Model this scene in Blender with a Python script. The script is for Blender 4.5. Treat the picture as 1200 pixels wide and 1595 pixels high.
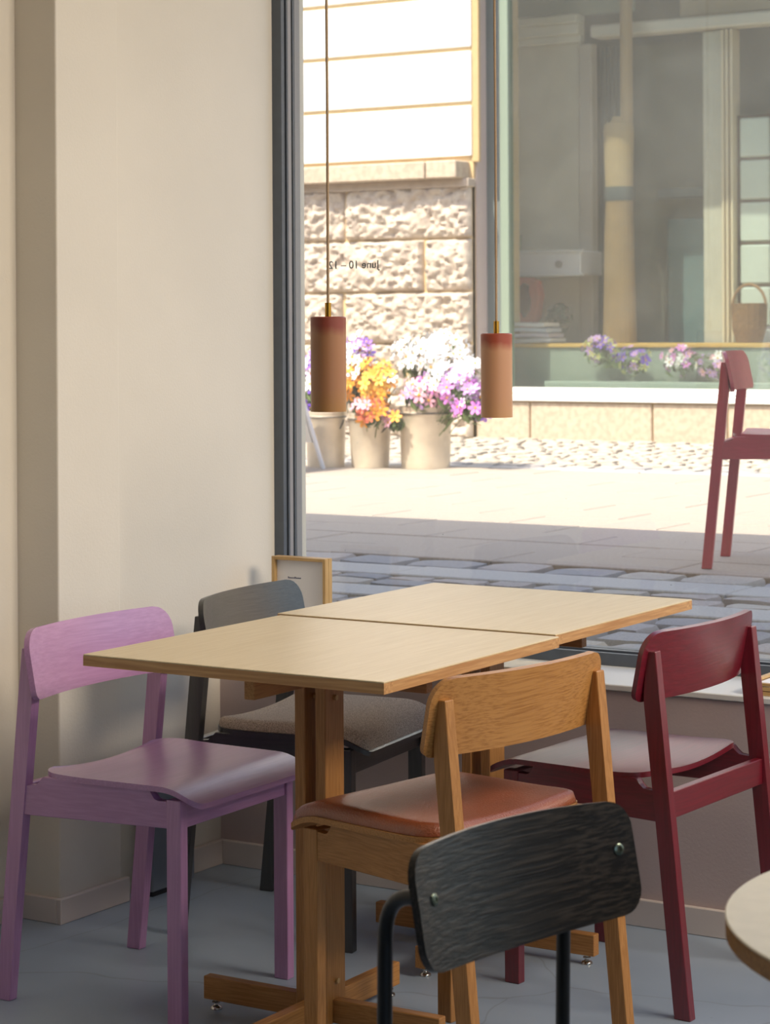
import bpy, bmesh, math, random
from mathutils import Vector, Matrix
from math import sin, cos, pi, radians as R

# ------------------------------------------------------------------ camera, light, exposure
for o in list(bpy.data.objects): bpy.data.objects.remove(o)
SC = bpy.context.scene
COL = SC.collection
rnd = random.Random(7)

YAW = 0.557; ROLL = 0.0057; FPX = 3508.0; HORIZON = 505.4
cd = bpy.data.cameras.new('camera'); cam = bpy.data.objects.new('camera', cd); COL.objects.link(cam)
cd.sensor_fit = 'HORIZONTAL'; cd.sensor_width = 36.0
cd.lens = 36.0 * FPX / 1200.0
cd.shift_y = -(1595 / 2 - HORIZON) / 1200.0
cd.clip_start = 0.05; cd.clip_end = 200
cam.location = (0, 0, 1.37)
cam.rotation_mode = 'QUATERNION'
cam.rotation_quaternion = (Matrix.Rotation(YAW, 4, 'Z') @ Matrix.Rotation(pi / 2, 4, 'X') @ Matrix.Rotation(-ROLL, 4, 'Z')).to_quaternion()
cd.dof.use_dof = True; cd.dof.focus_distance = 4.6; cd.dof.aperture_fstop = 15.0
SC.camera = cam

SUN_EL, SUN_AZ = R(55), R(20)       # the sun stands behind our own building
w = bpy.data.worlds.new('world'); SC.world = w; w.use_nodes = True
wn = w.node_tree.nodes; wl = w.node_tree.links
bg = wn['Background']
sky = wn.new('ShaderNodeTexSky'); sky.sky_type = 'NISHITA'; sky.sun_disc = False
sky.sun_elevation = SUN_EL; sky.sun_rotation = R(200); sky.air_density = 1.0; sky.dust_density = 2.5; sky.ozone_density = 1.0
wl.new(sky.outputs[0], bg.inputs[0]); bg.inputs[1].default_value = 0.30

def add_light(name, kind, loc, energy, color, **kw):
    l = bpy.data.lights.new(name, kind); l.energy = energy; l.color = color
    for k, v in kw.items(): setattr(l, k, v)
    o = bpy.data.objects.new(name, l); COL.objects.link(o); o.location = loc
    return o
sun = add_light('sun', 'SUN', (0, -10, 20), 5.9, (1.0, 0.90, 0.76), angle=R(0.53))
sd = Vector((sin(SUN_AZ) * cos(SUN_EL), cos(SUN_AZ) * cos(SUN_EL), -sin(SUN_EL)))
sun.rotation_euler = sd.to_track_quat('-Z', 'Y').to_euler()
# unseen area lights outside the camera's view, added to fill the room
def aim(o, p): o.rotation_euler = (Vector(p) - o.location).to_track_quat('-Z', 'Y').to_euler()
add_light('ceiling_fill_light', 'AREA', (-1.2, 2.7, 2.84), 6, (1.0, 0.84, 0.64), shape='RECTANGLE', size=1.6, size_y=0.4)
aim(add_light('side_fill_light', 'AREA', (0.5, 4.05, 2.66), 34, (1.0, 0.88, 0.74), shape='RECTANGLE', size=1.5, size_y=1.1, spread=R(110)), (-3.2, 4.3, 0.8))  # added fill for the left wall and tables, out of view

SC.view_settings.view_transform = 'Standard'
SC.view_settings.look = 'None'
SC.view_settings.exposure = 0.6
SC.view_settings.gamma = 1.0
SC.view_settings.use_curve_mapping = False

# ------------------------------------------------------------------ helpers
def lin(c):
    return tuple(((v / 255) / 12.92 if v / 255 <= 0.04045 else ((v / 255 + 0.055) / 1.055) ** 2.4) for v in c) + (1.0,)

def new_mat(name):
    m = bpy.data.materials.new(name); m.use_nodes = True
    return m, m.node_tree.nodes, m.node_tree.links, m.node_tree.nodes['Principled BSDF']

def mat(name, rgb, rough=0.6, metal=0.0, spec=0.5, var=0.0, vscale=20.0, bump=0.0, bscale=80.0, stretch=(1, 1, 1), coat=0.0, rgb2=None, detail=4.0):
    m, n, l, p = new_mat(name)
    p.inputs['Base Color'].default_value = lin(rgb)
    p.inputs['Roughness'].default_value = rough; p.inputs['Metallic'].default_value = metal
    p.inputs['Specular IOR Level'].default_value = spec; p.inputs['Coat Weight'].default_value = coat
    p.inputs['Coat Roughness'].default_value = 0.25
    tc = n.new('ShaderNodeTexCoord'); mp = n.new('ShaderNodeMapping'); mp.inputs['Scale'].default_value = stretch
    l.new(tc.outputs['Object'], mp.inputs[0])
    if var or rgb2:
        nz = n.new('ShaderNodeTexNoise'); nz.inputs['Scale'].default_value = vscale; nz.inputs['Detail'].default_value = detail
        l.new(mp.outputs[0], nz.inputs['Vector'])
        rp = n.new('ShaderNodeValToRGB'); a = lin(rgb); b = lin(rgb2) if rgb2 else tuple(x * (1 - var) for x in a[:3]) + (1,)
        rp.color_ramp.elements[0].position = 0.35; rp.color_ramp.elements[1].position = 0.65
        rp.color_ramp.elements[0].color = b; rp.color_ramp.elements[1].color = a
        l.new(nz.outputs[0], rp.inputs[0]); l.new(rp.outputs[0], p.inputs['Base Color'])
    if bump:
        nb = n.new('ShaderNodeTexNoise'); nb.inputs['Scale'].default_value = bscale; nb.inputs['Detail'].default_value = 5
        l.new(mp.outputs[0], nb.inputs['Vector'])
        bp = n.new('ShaderNodeBump'); bp.inputs['Strength'].default_value = bump; bp.inputs['Distance'].default_value = 0.004
        l.new(nb.outputs[0], bp.inputs['Height']); l.new(bp.outputs[0], p.inputs['Normal'])
    return m

def wood(name, rgb, rgb2, axis='X', scale=60.0, rough=0.45, bump=0.25, spec=0.5, length=14.0, lo=0.38, hi=0.66, coat=0.0):
    """grain: a noise stretched along one axis of the piece, with slow wandering"""
    m, n, l, p = new_mat(name)
    tc = n.new('ShaderNodeTexCoord'); mp = n.new('ShaderNodeMapping')
    s = [1.0, 1.0, 1.0]; s['XYZ'.index(axis)] = 0.5 / length
    mp.inputs['Scale'].default_value = s
    wob = n.new('ShaderNodeTexNoise'); wob.inputs['Scale'].default_value = 3.0
    add = n.new('ShaderNodeVectorMath'); add.operation = 'MULTIPLY_ADD'; add.inputs[1].default_value = (0.03, 0.03, 0.03)
    l.new(tc.outputs['Object'], wob.inputs['Vector'])
    l.new(wob.outputs['Color'], add.inputs[0]); l.new(tc.outputs['Object'], add.inputs[2])
    l.new(add.outputs[0], mp.inputs[0])
    nz = n.new('ShaderNodeTexNoise'); nz.inputs['Scale'].default_value = scale * 2.6; nz.inputs['Detail'].default_value = 4; nz.inputs['Roughness'].default_value = 0.55
    l.new(mp.outputs[0], nz.inputs['Vector'])
    rp = n.new('ShaderNodeValToRGB'); rp.color_ramp.elements[0].position = lo; rp.color_ramp.elements[1].position = hi
    rp.color_ramp.elements[0].color = lin(rgb2); rp.color_ramp.elements[1].color = lin(rgb)
    l.new(nz.outputs[0], rp.inputs[0]); l.new(rp.outputs[0], p.inputs['Base Color'])
    p.inputs['Roughness'].default_value = rough; p.inputs['Specular IOR Level'].default_value = spec
    p.inputs['Coat Weight'].default_value = coat; p.inputs['Coat Roughness'].default_value = 0.3
    if bump:
        bp = n.new('ShaderNodeBump'); bp.inputs['Strength'].default_value = bump; bp.inputs['Distance'].default_value = 0.002
        l.new(nz.outputs[0], bp.inputs['Height']); l.new(bp.outputs[0], p.inputs['Normal'])
    return m

def mesh_from(bm, name, smooth=None):
    bmesh.ops.recalc_face_normals(bm, faces=bm.faces)
    me = bpy.data.meshes.new(name); bm.to_mesh(me); bm.free()
    if smooth is not None:
        for p in me.polygons: p.use_smooth = True
        me.set_sharp_from_angle(angle=R(smooth))
    return me

def obj(name, src, m=None, parent=None, smooth=None, kind=None, label=None):
    me = src if isinstance(src, bpy.types.Mesh) else mesh_from(src, name, smooth)
    if m is not None and not me.materials:
        for k in (m if isinstance(m, (list, tuple)) else [m]): me.materials.append(k)
    o = bpy.data.objects.new(name, me); COL.objects.link(o)
    if parent: o.parent = parent
    if kind: o['kind'] = kind
    if label: o['label'] = label
    return o

def thing(name, label, cat, loc=(0, 0, 0), rz=0.0, group=None):
    o = bpy.data.objects.new(name, None); COL.objects.link(o); o.empty_display_size = 0.1
    o.location = loc; o.rotation_euler = (0, 0, rz)
    o['label'] = label; o['category'] = cat
    if group: o['group'] = group
    return o

def tag(o, label, cat, group=None):
    o['label'] = label; o['category'] = cat
    if group: o['group'] = group
    return o

def structure(name, bm, m, smooth=None, parent=None):
    return obj(name, bm, m, parent, smooth, kind='structure')

def B(): return bmesh.new()

def box(bm, x0, x1, y0, y1, z0, z1, bev=0.0, seg=1, mi=0):
    vs = [bm.verts.new(p) for p in ((x0, y0, z0), (x1, y0, z0), (x1, y1, z0), (x0, y1, z0), (x0, y0, z1), (x1, y0, z1), (x1, y1, z1), (x0, y1, z1))]
    fs = [bm.faces.new([vs[i] for i in f]) for f in ((3, 2, 1, 0), (4, 5, 6, 7), (0, 1, 5, 4), (1, 2, 6, 5), (2, 3, 7, 6), (3, 0, 4, 7))]
    for f in fs: f.material_index = mi
    if bev:
        es = list({e for f in fs for e in f.edges})
        bmesh.ops.bevel(bm, geom=es, offset=bev, segments=seg, affect='EDGES', profile=0.5)
    return bm

def hexa(bm, bottom, top, bev=0.0, seg=1):
    """a six-sided post between two quads"""
    vs = [bm.verts.new(p) for p in list(bottom) + list(top)]
    fs = [bm.faces.new([vs[i] for i in f]) for f in ((3, 2, 1, 0), (4, 5, 6, 7), (0, 1, 5, 4), (1, 2, 6, 5), (2, 3, 7, 6), (3, 0, 4, 7))]
    if bev:
        es = list({e for f in fs for e in f.edges})
        bmesh.ops.bevel(bm, geom=es, offset=bev, segments=seg, affect='EDGES', profile=0.5)
    return bm

def prism(bm, poly, plane, a, b, bev=0.0, seg=1):
    """extrude a 2-D outline: plane 'xz' along y, 'xy' along z, 'yz' along x"""
    def P(p, t):
        return {'xz': (p[0], t, p[1]), 'xy': (p[0], p[1], t), 'yz': (t, p[0], p[1])}[plane]
    A = [bm.verts.new(P(p, a)) for p in poly]; Bv = [bm.verts.new(P(p, b)) for p in poly]
    n = len(poly)
    fs = [bm.faces.new(A), bm.faces.new(Bv[::-1])]
    for i in range(n): fs.append(bm.faces.new((A[i], Bv[i], Bv[(i + 1) % n], A[(i + 1) % n])))
    if bev:
        es = list({e for f in fs for e in f.edges})
        bmesh.ops.bevel(bm, geom=es, offset=bev, segments=seg, affect='EDGES', profile=0.5)
    return bm

def tube(bm, pts, r, n=12, caps=True, rs=None):
    pts = [Vector(p) for p in pts]; rings = []
    up = None
    for i, p in enumerate(pts):
        d = (pts[min(i + 1, len(pts) - 1)] - pts[max(i - 1, 0)]).normalized()
        if up is None:
            up = d.orthogonal().normalized()
        up = (up - d * up.dot(d)).normalized(); sd_ = d.cross(up)
        rr = rs[i] if rs else r
        rings.append([bm.verts.new(p + (up * cos(2 * pi * k / n) + sd_ * sin(2 * pi * k / n)) * rr) for k in range(n)])
    for a, b in zip(rings, rings[1:]):
        for k in range(n): bm.faces.new((a[k], a[(k + 1) % n], b[(k + 1) % n], b[k]))
    if caps: bm.faces.new(rings[0][::-1]); bm.faces.new(rings[-1])
    return bm

def lathe(bm, prof, n=32, c=(0, 0, 0), close=True):
    rings = []
    for r, z in prof:
        if r < 1e-6: rings.append([bm.verts.new((c[0], c[1], c[2] + z))])
        else: rings.append([bm.verts.new((c[0] + r * cos(2 * pi * k / n), c[1] + r * sin(2 * pi * k / n), c[2] + z)) for k in range(n)])
    for a, b in zip(rings, rings[1:]):
        for k in range(n):
            k2 = (k + 1) % n
            if len(a) == 1 and len(b) == 1: continue
            elif len(a) == 1: bm.faces.new((a[0], b[k2], b[k]))
            elif len(b) == 1: bm.faces.new((a[k], a[k2], b[0]))
            else: bm.faces.new((a[k], a[k2], b[k2], b[k]))
    if close:
        if len(rings[0]) > 1: bm.faces.new(rings[0][::-1])
        if len(rings[-1]) > 1: bm.faces.new(rings[-1])
    return bm

def sheet(bm, fn, nu, nv):
    """closed slab: fn(u, v) -> (top point, bottom point), u and v in 0..1"""
    T = [[None] * (nv + 1) for _ in range(nu + 1)]; Bt = [[None] * (nv + 1) for _ in range(nu + 1)]
    for i in range(nu + 1):
        for j in range(nv + 1):
            a, b = fn(i / nu, j / nv); T[i][j] = bm.verts.new(a); Bt[i][j] = bm.verts.new(b)
    for i in range(nu):
        for j in range(nv):
            bm.faces.new((T[i][j], T[i + 1][j], T[i + 1][j + 1], T[i][j + 1]))
            bm.faces.new((Bt[i][j], Bt[i][j + 1], Bt[i + 1][j + 1], Bt[i + 1][j]))
    ring = [(i, 0) for i in range(nu)] + [(nu, j) for j in range(nv)] + [(i, nv) for i in range(nu, 0, -1)] + [(0, j) for j in range(nv, 0, -1)]
    for k in range(len(ring)):
        a, b = ring[k], ring[(k + 1) % len(ring)]
        bm.faces.new((T[a[0]][a[1]], Bt[a[0]][a[1]], Bt[b[0]][b[1]], T[b[0]][b[1]]))
    return bm

def arc(c, r, a0, a1, n):
    return [(c[0] + r * cos(a0 + (a1 - a0) * i / n), c[1] + r * sin(a0 + (a1 - a0) * i / n)) for i in range(n + 1)]

# ------------------------------------------------------------------ materials
M = {}
M['wall'] = mat('wall_paint', (227, 219, 205), 0.75, var=0.04, vscale=3, bump=0.12, bscale=160)
M['wall_low'] = mat('wall_paint_shaded', (194, 176, 172), 0.75, var=0.05, vscale=4, bump=0.12, bscale=160)  # window wall paint with the shade under the sill put into its colour
M['base'] = mat('baseboard_paint', (214, 202, 194), 0.5, bump=0.05, bscale=60)
M['ceil'] = mat('ceiling_paint', (225, 220, 212), 0.9, var=0.03, vscale=3)
M['sill'] = mat('sill_paint', (226, 226, 222), 0.3, var=0.03, vscale=6)
M['frame'] = mat('window_frame_grey', (84, 92, 102), 0.35, 0.0, 0.6, var=0.1, vscale=30)
M['frame_sheen'] = mat('window_frame_sheen', (150, 148, 150), 0.35, 0.0, 0.6)
M['seal'] = mat('window_seal_black', (30, 32, 36), 0.5)
M['chrome'] = mat('chrome', (200, 196, 188), 0.18, 1.0)
M['brass'] = mat('brass', (196, 150, 66), 0.32, 1.0, var=0.15, vscale=60)
M['cord'] = mat('cord_textile', (172, 146, 116), 0.85, var=0.25, vscale=400)
M['oak'] = wood('oak', (184, 130, 72), (160, 108, 54), 'Z', 120, 0.42, 0.08)
M['oak_x'] = wood('oak_along_x', (184, 130, 72), (160, 108, 54), 'X', 120, 0.42, 0.08)
M['oak_y'] = wood('oak_along_y', (186, 132, 72), (156, 104, 50), 'Y', 130, 0.38, 0.08, length=22, lo=0.32, hi=0.56)
M['oak_edge'] = wood('oak_table_edge', (208, 162, 110), (178, 130, 82), 'X', 60, 0.45, 0.15)
M['oak_edge_y'] = wood('oak_table_edge_y', (208, 162, 110), (178, 130, 82), 'Y', 60, 0.45, 0.15)
M['oak_top'] = wood('pale_oak_top', (224, 204, 166), (212, 190, 148), 'Y', 55, 0.40, 0.06, lo=0.3, hi=0.7)
M['oak_pale'] = wood('pale_oak_frame', (206, 172, 118), (184, 146, 92), 'Z', 60, 0.45, 0.1)
M['laminate'] = mat('cream_laminate', (232, 222, 198), 0.35, var=0.06, vscale=40)
M['leather'] = mat('tan_leather', (152, 80, 46), 0.34, 0, 0.8, coat=.25, var=0.12, vscale=18, bump=0.5, bscale=260)
M['fabric'] = mat('woven_fabric', (216, 200, 182), 0.95, 0, 0.2, rgb2=(150, 136, 122), vscale=420, bump=0.6, bscale=420)
M['black_metal'] = mat('black_powder_coat', (24, 25, 27), 0.38, 0.0, 0.5)
M['screw'] = mat('screw_steel', (120, 130, 116), 0.3, 1.0)
M['paper'] = mat('white_paper', (238, 236, 236), 0.8)
M['ink'] = mat('blue_ink', (70, 76, 110), 0.7)
M['grey_panel'] = mat('grey_panel', (122, 130, 140), 0.45, var=0.05, vscale=12)

def floor_mat():
    m, n, l, p = new_mat('floor_blue_grey_paint')
    tc = n.new('ShaderNodeTexCoord')
    nz = n.new('ShaderNodeTexNoise'); nz.inputs['Scale'].default_value = 1.6; nz.inputs['Detail'].default_value = 6
    l.new(tc.outputs['Object'], nz.inputs['Vector'])
    rp = n.new('ShaderNodeValToRGB'); rp.color_ramp.elements[0].position = 0.35; rp.color_ramp.elements[1].position = 0.65
    rp.color_ramp.elements[0].color = lin((140, 156, 174)); rp.color_ramp.elements[1].color = lin((158, 172, 188))
    l.new(nz.outputs[0], rp.inputs[0])
    # hairline cracks
    vo = n.new('ShaderNodeTexVoronoi'); vo.feature = 'DISTANCE_TO_EDGE'; vo.inputs['Scale'].default_value = 0.9
    wb = n.new('ShaderNodeTexNoise'); wb.inputs['Scale'].default_value = 4
    ma = n.new('ShaderNodeVectorMath'); ma.operation = 'MULTIPLY_ADD'; ma.inputs[1].default_value = (0.12, 0.12, 0.12)
    l.new(tc.outputs['Object'], wb.inputs['Vector']); l.new(wb.outputs['Color'], ma.inputs[0]); l.new(tc.outputs['Object'], ma.inputs[2]); l.new(ma.outputs[0], vo.inputs['Vector'])
    lt = n.new('ShaderNodeMath'); lt.operation = 'LESS_THAN'; lt.inputs[1].default_value = 0.0022; l.new(vo.outputs['Distance'], lt.inputs[0])
    # specks
    sp = n.new('ShaderNodeTexVoronoi'); sp.inputs['Scale'].default_value = 11; l.new(tc.outputs['Object'], sp.inputs['Vector'])
    l2 = n.new('ShaderNodeMath'); l2.operation = 'LESS_THAN'; l2.inputs[1].default_value = 0.035; l.new(sp.outputs['Distance'], l2.inputs[0])
    mx = n.new('ShaderNodeMath'); mx.operation = 'MAXIMUM'; l.new(lt.outputs[0], mx.inputs[0]); l.new(l2.outputs[0], mx.inputs[1])
    sc = n.new('ShaderNodeMath'); sc.operation = 'MULTIPLY'; sc.inputs[1].default_value = 0.22; l.new(mx.outputs[0], sc.inputs[0])
    mix = n.new('ShaderNodeMixRGB'); mix.inputs[2].default_value = lin((78, 70, 64))
    l.new(sc.outputs[0], mix.inputs[0]); l.new(rp.outputs[0], mix.inputs[1]); l.new(mix.outputs[0], p.inputs['Base Color'])
    rr = n.new('ShaderNodeMapRange'); rr.inputs['To Min'].default_value = 0.3; rr.inputs['To Max'].default_value = 0.46
    l.new(nz.outputs[0], rr.inputs[0]); l.new(rr.outputs[0], p.inputs['Roughness'])
    return m
M['floor'] = floor_mat()

def glass_mat(name, tint, refl, haze, dust=True, hazecol=(225, 225, 220)):
    """window pane: clear, a little mirror, a film of dust with specks"""
    m = bpy.data.materials.new(name); m.use_nodes = True; n = m.node_tree.nodes; l = m.node_tree.links
    n.clear(); out = n.new('ShaderNodeOutputMaterial')
    tr = n.new('ShaderNodeBsdfTransparent'); tr.inputs[0].default_value = tint + (1,)
    gl = n.new('ShaderNodeBsdfGlossy'); gl.inputs['Roughness'].default_value = 0.0; gl.inputs[0].default_value = (1, 1, 1, 1)
    mg = n.new('ShaderNodeMixShader'); mg.inputs[0].default_value = refl
    l.new(tr.outputs[0], mg.inputs[1]); l.new(gl.outputs[0], mg.inputs[2])
    df = n.new('ShaderNodeBsdfDiffuse'); df.inputs[0].default_value = lin(hazecol)
    tl = n.new('ShaderNodeBsdfTranslucent'); tl.inputs[0].default_value = lin(hazecol)
    md = n.new('ShaderNodeMixShader'); md.inputs[0].default_value = 0.6
    l.new(df.outputs[0], md.inputs[1]); l.new(tl.outputs[0], md.inputs[2])
    mh = n.new('ShaderNodeMixShader'); l.new(mg.outputs[0], mh.inputs[1]); l.new(md.outputs[0], mh.inputs[2])
    tc = n.new('ShaderNodeTexCoord')
    nz = n.new('ShaderNodeTexNoise'); nz.inputs['Scale'].default_value = 2.5; nz.inputs['Detail'].default_value = 6
    l.new(tc.outputs['Object'], nz.inputs['Vector'])
    mr = n.new('ShaderNodeMapRange'); mr.inputs['From Min'].default_value = 0.3; mr.inputs['From Max'].default_value = 0.7
    mr.inputs['To Min'].default_value = haze * 0.5; mr.inputs['To Max'].default_value = haze * 1.5
    l.new(nz.outputs[0], mr.inputs[0])
    last = mr.outputs[0]
    if dust:
        vo = n.new('ShaderNodeTexVoronoi'); vo.inputs['Scale'].default_value = 24
        l.new(tc.outputs['Object'], vo.inputs['Vector'])
        lt = n.new('ShaderNodeMath'); lt.operation = 'LESS_THAN'; lt.inputs[1].default_value = 0.03; l.new(vo.outputs['Distance'], lt.inputs[0])
        ad = n.new('ShaderNodeMath'); ad.operation = 'MULTIPLY_ADD'; ad.inputs[1].default_value = 0.3; ad.use_clamp = True
        l.new(lt.outputs[0], ad.inputs[0]); l.new(last, ad.inputs[2]); last = ad.outputs[0]
    l.new(last, mh.inputs[0]); l.new(mh.outputs[0], out.inputs[0])
    return m
M['pane'] = glass_mat('pane_clear_dusty', (0.97, 0.98, 0.97), 0.04, 0.03)
M['pane_shop'] = glass_mat('pane_shop_tinted', (0.88, 0.91, 0.89), 0.12, 0.045, False)

# ------------------------------------------------------------------ the room
XW, XP, XB = -3.40, -3.372, -3.495       # recess wall, pillar face, wall behind the pillar
YW = 4.653                               # inner face of the window wall
SILL = 0.543; HEAD = 2.72; CEIL = 2.9
structure('floor', box(B(), -3.9, 2.7, -3.2, YW + 0.1, -0.1, 0.0), M['floor'])
structure('ceiling', box(B(), -3.9, 2.7, -3.2, 5.06, CEIL, CEIL + 0.12), M['ceil'])
bm = B(); box(bm, -3.8, XW, 4.215, 5.05, 0, CEIL); structure('wall_left', bm, M['wall'])
bm = B(); box(bm, -3.8, XP, 3.99, 4.215, 0, CEIL, 0.004, 2); structure('wall_pillar', bm, M['wall'])
structure('wall_near_left', box(B(), -3.8, XB, -3.1, 3.99, 0, CEIL), M['wall'])
structure('wall_window', box(B(), XW, 2.6, YW, 5.05, 0, SILL - 0.016), M['wall_low'])
structure('wall_window_head', box(B(), XW, 2.6, 4.9, 5.05, HEAD, CEIL), M['wall'])
structure('wall_window_right', box(B(), 1.6, 2.6, YW, 5.05, SILL - 0.016, HEAD), M['wall'])
M['dark_wall'] = mat('dark_back_wall', (120, 108, 96), 0.8, var=.05, vscale=3)
structure('wall_back', box(B(), -3.8, 2.6, -3.2, -3.1, 0, CEIL), M['dark_wall'])
def skirting(name, x0, x1, y0, y1, h=0.058):
    structure(name, box(B(), x0, x1, y0, y1, 0, h, 0.002, 1), M['base'])
skirting('baseboard_pillar', XP, XP + 0.014, 3.976, 4.229)
skirting('baseboard_pillar_front', XB, XP, 3.976, 3.99)
skirting('baseboard_near_left', XB, XB + 0.014, -3.0, 3.976)
skirting('baseboard_left', XW, XW + 0.014, 4.46, YW, 0.062)
skirting('baseboard_window', XW + 0.014, 2.5, YW - 0.014, YW, 0.062)
structure('trim_1', box(B(), XW, 1.6, YW - 0.006, 4.91, SILL - 0.014, SILL, 0.002, 1), M['sill'])   # window sill

# window: stepped grey metal frame round one big pane
WY0 = 4.90
bm = B()
def jamb(bm, x, s):
    for (y0, y1, w) in ((0, .014, .030), (.014, .024, .024), (.024, .046, .030), (.046, .052, .025), (.052, .085, .031)):
        box(bm, min(x, x + s * w), max(x, x + s * w), WY0 + y0, WY0 + y1, SILL, HEAD)
jamb(bm, XW, 1); jamb(bm, 1.6, -1)
for (y0, y1, h) in ((0, .014, .030), (.014, .024, .022), (.024, .046, .034), (.046, .052, .028), (.052, .085, .034)):
    box(bm, XW + .03, 1.57, WY0 + y0, WY0 + y1, SILL, SILL + h); box(bm, XW + .03, 1.57, WY0 + y0, WY0 + y1, HEAD - h, HEAD)
win = structure('window_1', bm, M['frame'])
bm = B(); box(bm, XW + .0305, XW + .0318, WY0 + .060, WY0 + .084, SILL + .036, HEAD - .036); box(bm, XW + .0295, XW + .0306, WY0 + .030, WY0 + .044, SILL + .036, HEAD - .036)
obj('jamb_sheen', bm, M['frame_sheen'], win)  # pale strips on the jamb: outdoor reflection put into the colour
bm = B(); box(bm, XW + .024, XW + .0262, WY0 + .015, WY0 + .023, SILL + .03, HEAD - .03); box(bm, XW + .025, XW + .027, WY0 + .047, WY0 + .051, SILL + .03, HEAD - .03)
obj('gasket', bm, M['seal'], win)
obj('pane', box(B(), XW + .029, 1.572, WY0 + .0475, WY0 + .0515, SILL + .026, HEAD - .026), M['pane'], win)

bm = B(); box(bm, 2.5, 2.62, -3.1, 5.05, 0, 0.5); box(bm, 2.5, 2.62, -3.1, 5.05, 2.6, CEIL)
for a, b in ((-3.1, -1.8), (2.4, 5.05)): box(bm, 2.5, 2.62, a, b, 0.5, 2.6)
structure('wall_right', bm, M['dark_wall'])
bm = B()
for a, b in ((-1.8, -1.74), (.27, .33), (2.34, 2.4)): box(bm, 2.53, 2.59, a, b, .5, 2.6)
box(bm, 2.53, 2.59, -1.8, 2.4, .5, .56); box(bm, 2.53, 2.59, -1.8, 2.4, 2.54, 2.6)
added_win = structure('added_side_window', bm, M['frame'])  # unseen window, added so sky light fills the room from the right
obj('pane', box(B(), 2.558, 2.562, -1.74, .27, .56, 2.54), M['pane'], added_win); obj('pane', box(B(), 2.558, 2.562, .33, 2.34, .56, 2.54), M['pane'], added_win)
# lettering stuck on the outside of the pane: read from the street, so mirrored from here
fc = bpy.data.curves.new('lettering', 'FONT'); fc.body = 'June 10 \u2013 12'; fc.size = 0.0305; fc.extrude = 0.0002; fc.offset = 0.00035
fc.align_x = 'LEFT'; fc.space_character = 1.0
tmp = bpy.data.objects.new('lettering_source', fc); COL.objects.link(tmp)
dg = bpy.context.evaluated_depsgraph_get(); me = bpy.data.meshes.new_from_object(tmp.evaluated_get(dg)); bpy.data.objects.remove(tmp)
me.materials.clear(); me.materials.append(mat('vinyl_grey', (66, 78, 86), 0.6))
txt = obj('lettering', me, None, win, label='grey vinyl date lettering, seen mirrored from inside')
LET = txt

# small finishing marks on the wall
# ------------------------------------------------------------------ our own building seen from the street
ZS = 0.51                               # street level
M['render'] = mat('facade_render', (176, 166, 150), 0.85, var=0.08, vscale=4, bump=0.2)
bm = B()
box(bm, -20, -3.62, 5.06, 5.28, ZS - 0.1, 5.45); box(bm, 1.62, 10, 5.06, 5.28, ZS - 0.1, 5.45); box(bm, -3.62, 1.62, 5.06, 5.28, HEAD, 5.45)
box(bm, -20, -3.82, 4.9, 5.06, 0, 5.45); box(bm, 2.64, 10, 4.9, 5.06, 0, 5.45)
box(bm, -3.82, 2.64, 4.9, 5.06, CEIL + .13, 5.45)
structure('wall_street_front', bm, M['render'])

# ------------------------------------------------------------------ street
M['bed'] = mat('joint_sand', (84, 80, 76), 0.95, var=0.2, vscale=60)
M['slab'] = mat('paving_slab', (170, 158, 146), 0.85, rgb2=(154, 142, 130), vscale=90, bump=0.3, bscale=220)
M['strip'] = mat('pale_granite_strip', (184, 180, 174), 0.8, rgb2=(166, 162, 158), vscale=120, bump=0.2, bscale=200)
M['sett'] = [mat('granite_sett', c, 0.75, var=0.25, vscale=30, bump=0.6, bscale=60) for c in ((166, 163, 163), (176, 166, 160), (152, 150, 152), (182, 174, 164))]
M['cobble_far'] = mat('cobble_far', (186, 176, 162), 0.8, rgb2=(160, 148, 134), vscale=14, bump=0.4, bscale=40)
pave = structure('street_pavement', box(B(), -22, 10, 5.06, 15.2, ZS - 0.3, ZS - 0.035), M['bed'])

def stone_mesh(k):
    r = random.Random(k); bm = B()
    def J(a): return r.uniform(-a, a)
    ring0 = []; ring1 = []; ring2 = []
    pts = [(-.5, -.5), (-.17, -.5), (.17, -.5), (.5, -.5), (.5, -.17), (.5, .17), (.5, .5), (.17, .5), (-.17, .5), (-.5, .5), (-.5, .17), (-.5, -.17)]
    n = len(pts)
    for (x, y) in pts:
        if abs(x) == .5 and abs(y) == .5: x *= .9; y *= .9
        j = 1 - r.uniform(0.0, .09)
        ring0.append(bm.verts.new((x * j, y * j, -1))); ring1.append(bm.verts.new((x * j * .97, y * j * .97, -.22 + J(.06))))
        ring2.append(bm.verts.new((x * .88, y * .88, -.02 + J(.05))))
    for A, Bv in ((ring0, ring1), (ring1, ring2)):
        for i in range(n): bm.faces.new((A[i], A[(i + 1) % n], Bv[(i + 1) % n], Bv[i]))
    c = bm.verts.new((J(.1), J(.1), .04 + J(.04)))
    for i in range(n): bm.faces.new((ring2[i], ring2[(i + 1) % n], c))
    return bm
SETT = []
for k in range(8):
    me = mesh_from(stone_mesh(k), 'cobblestone', 60); me.materials.append(M['sett'][k % 4]); SETT.append(me)
def sett(x, y, sx, sy, rz=0.0, top=0.0):
    o = obj('cobblestone', SETT[rnd.randrange(8)], None, pave)
    o.location = (x, y, ZS + top + rnd.uniform(-.003, .003)); o.scale = (sx, sy, 0.05); o.rotation_euler = (rnd.uniform(-.012, .012), rnd.uniform(-.012, .012), rz + rnd.choice((0, pi)))
    return o
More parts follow.
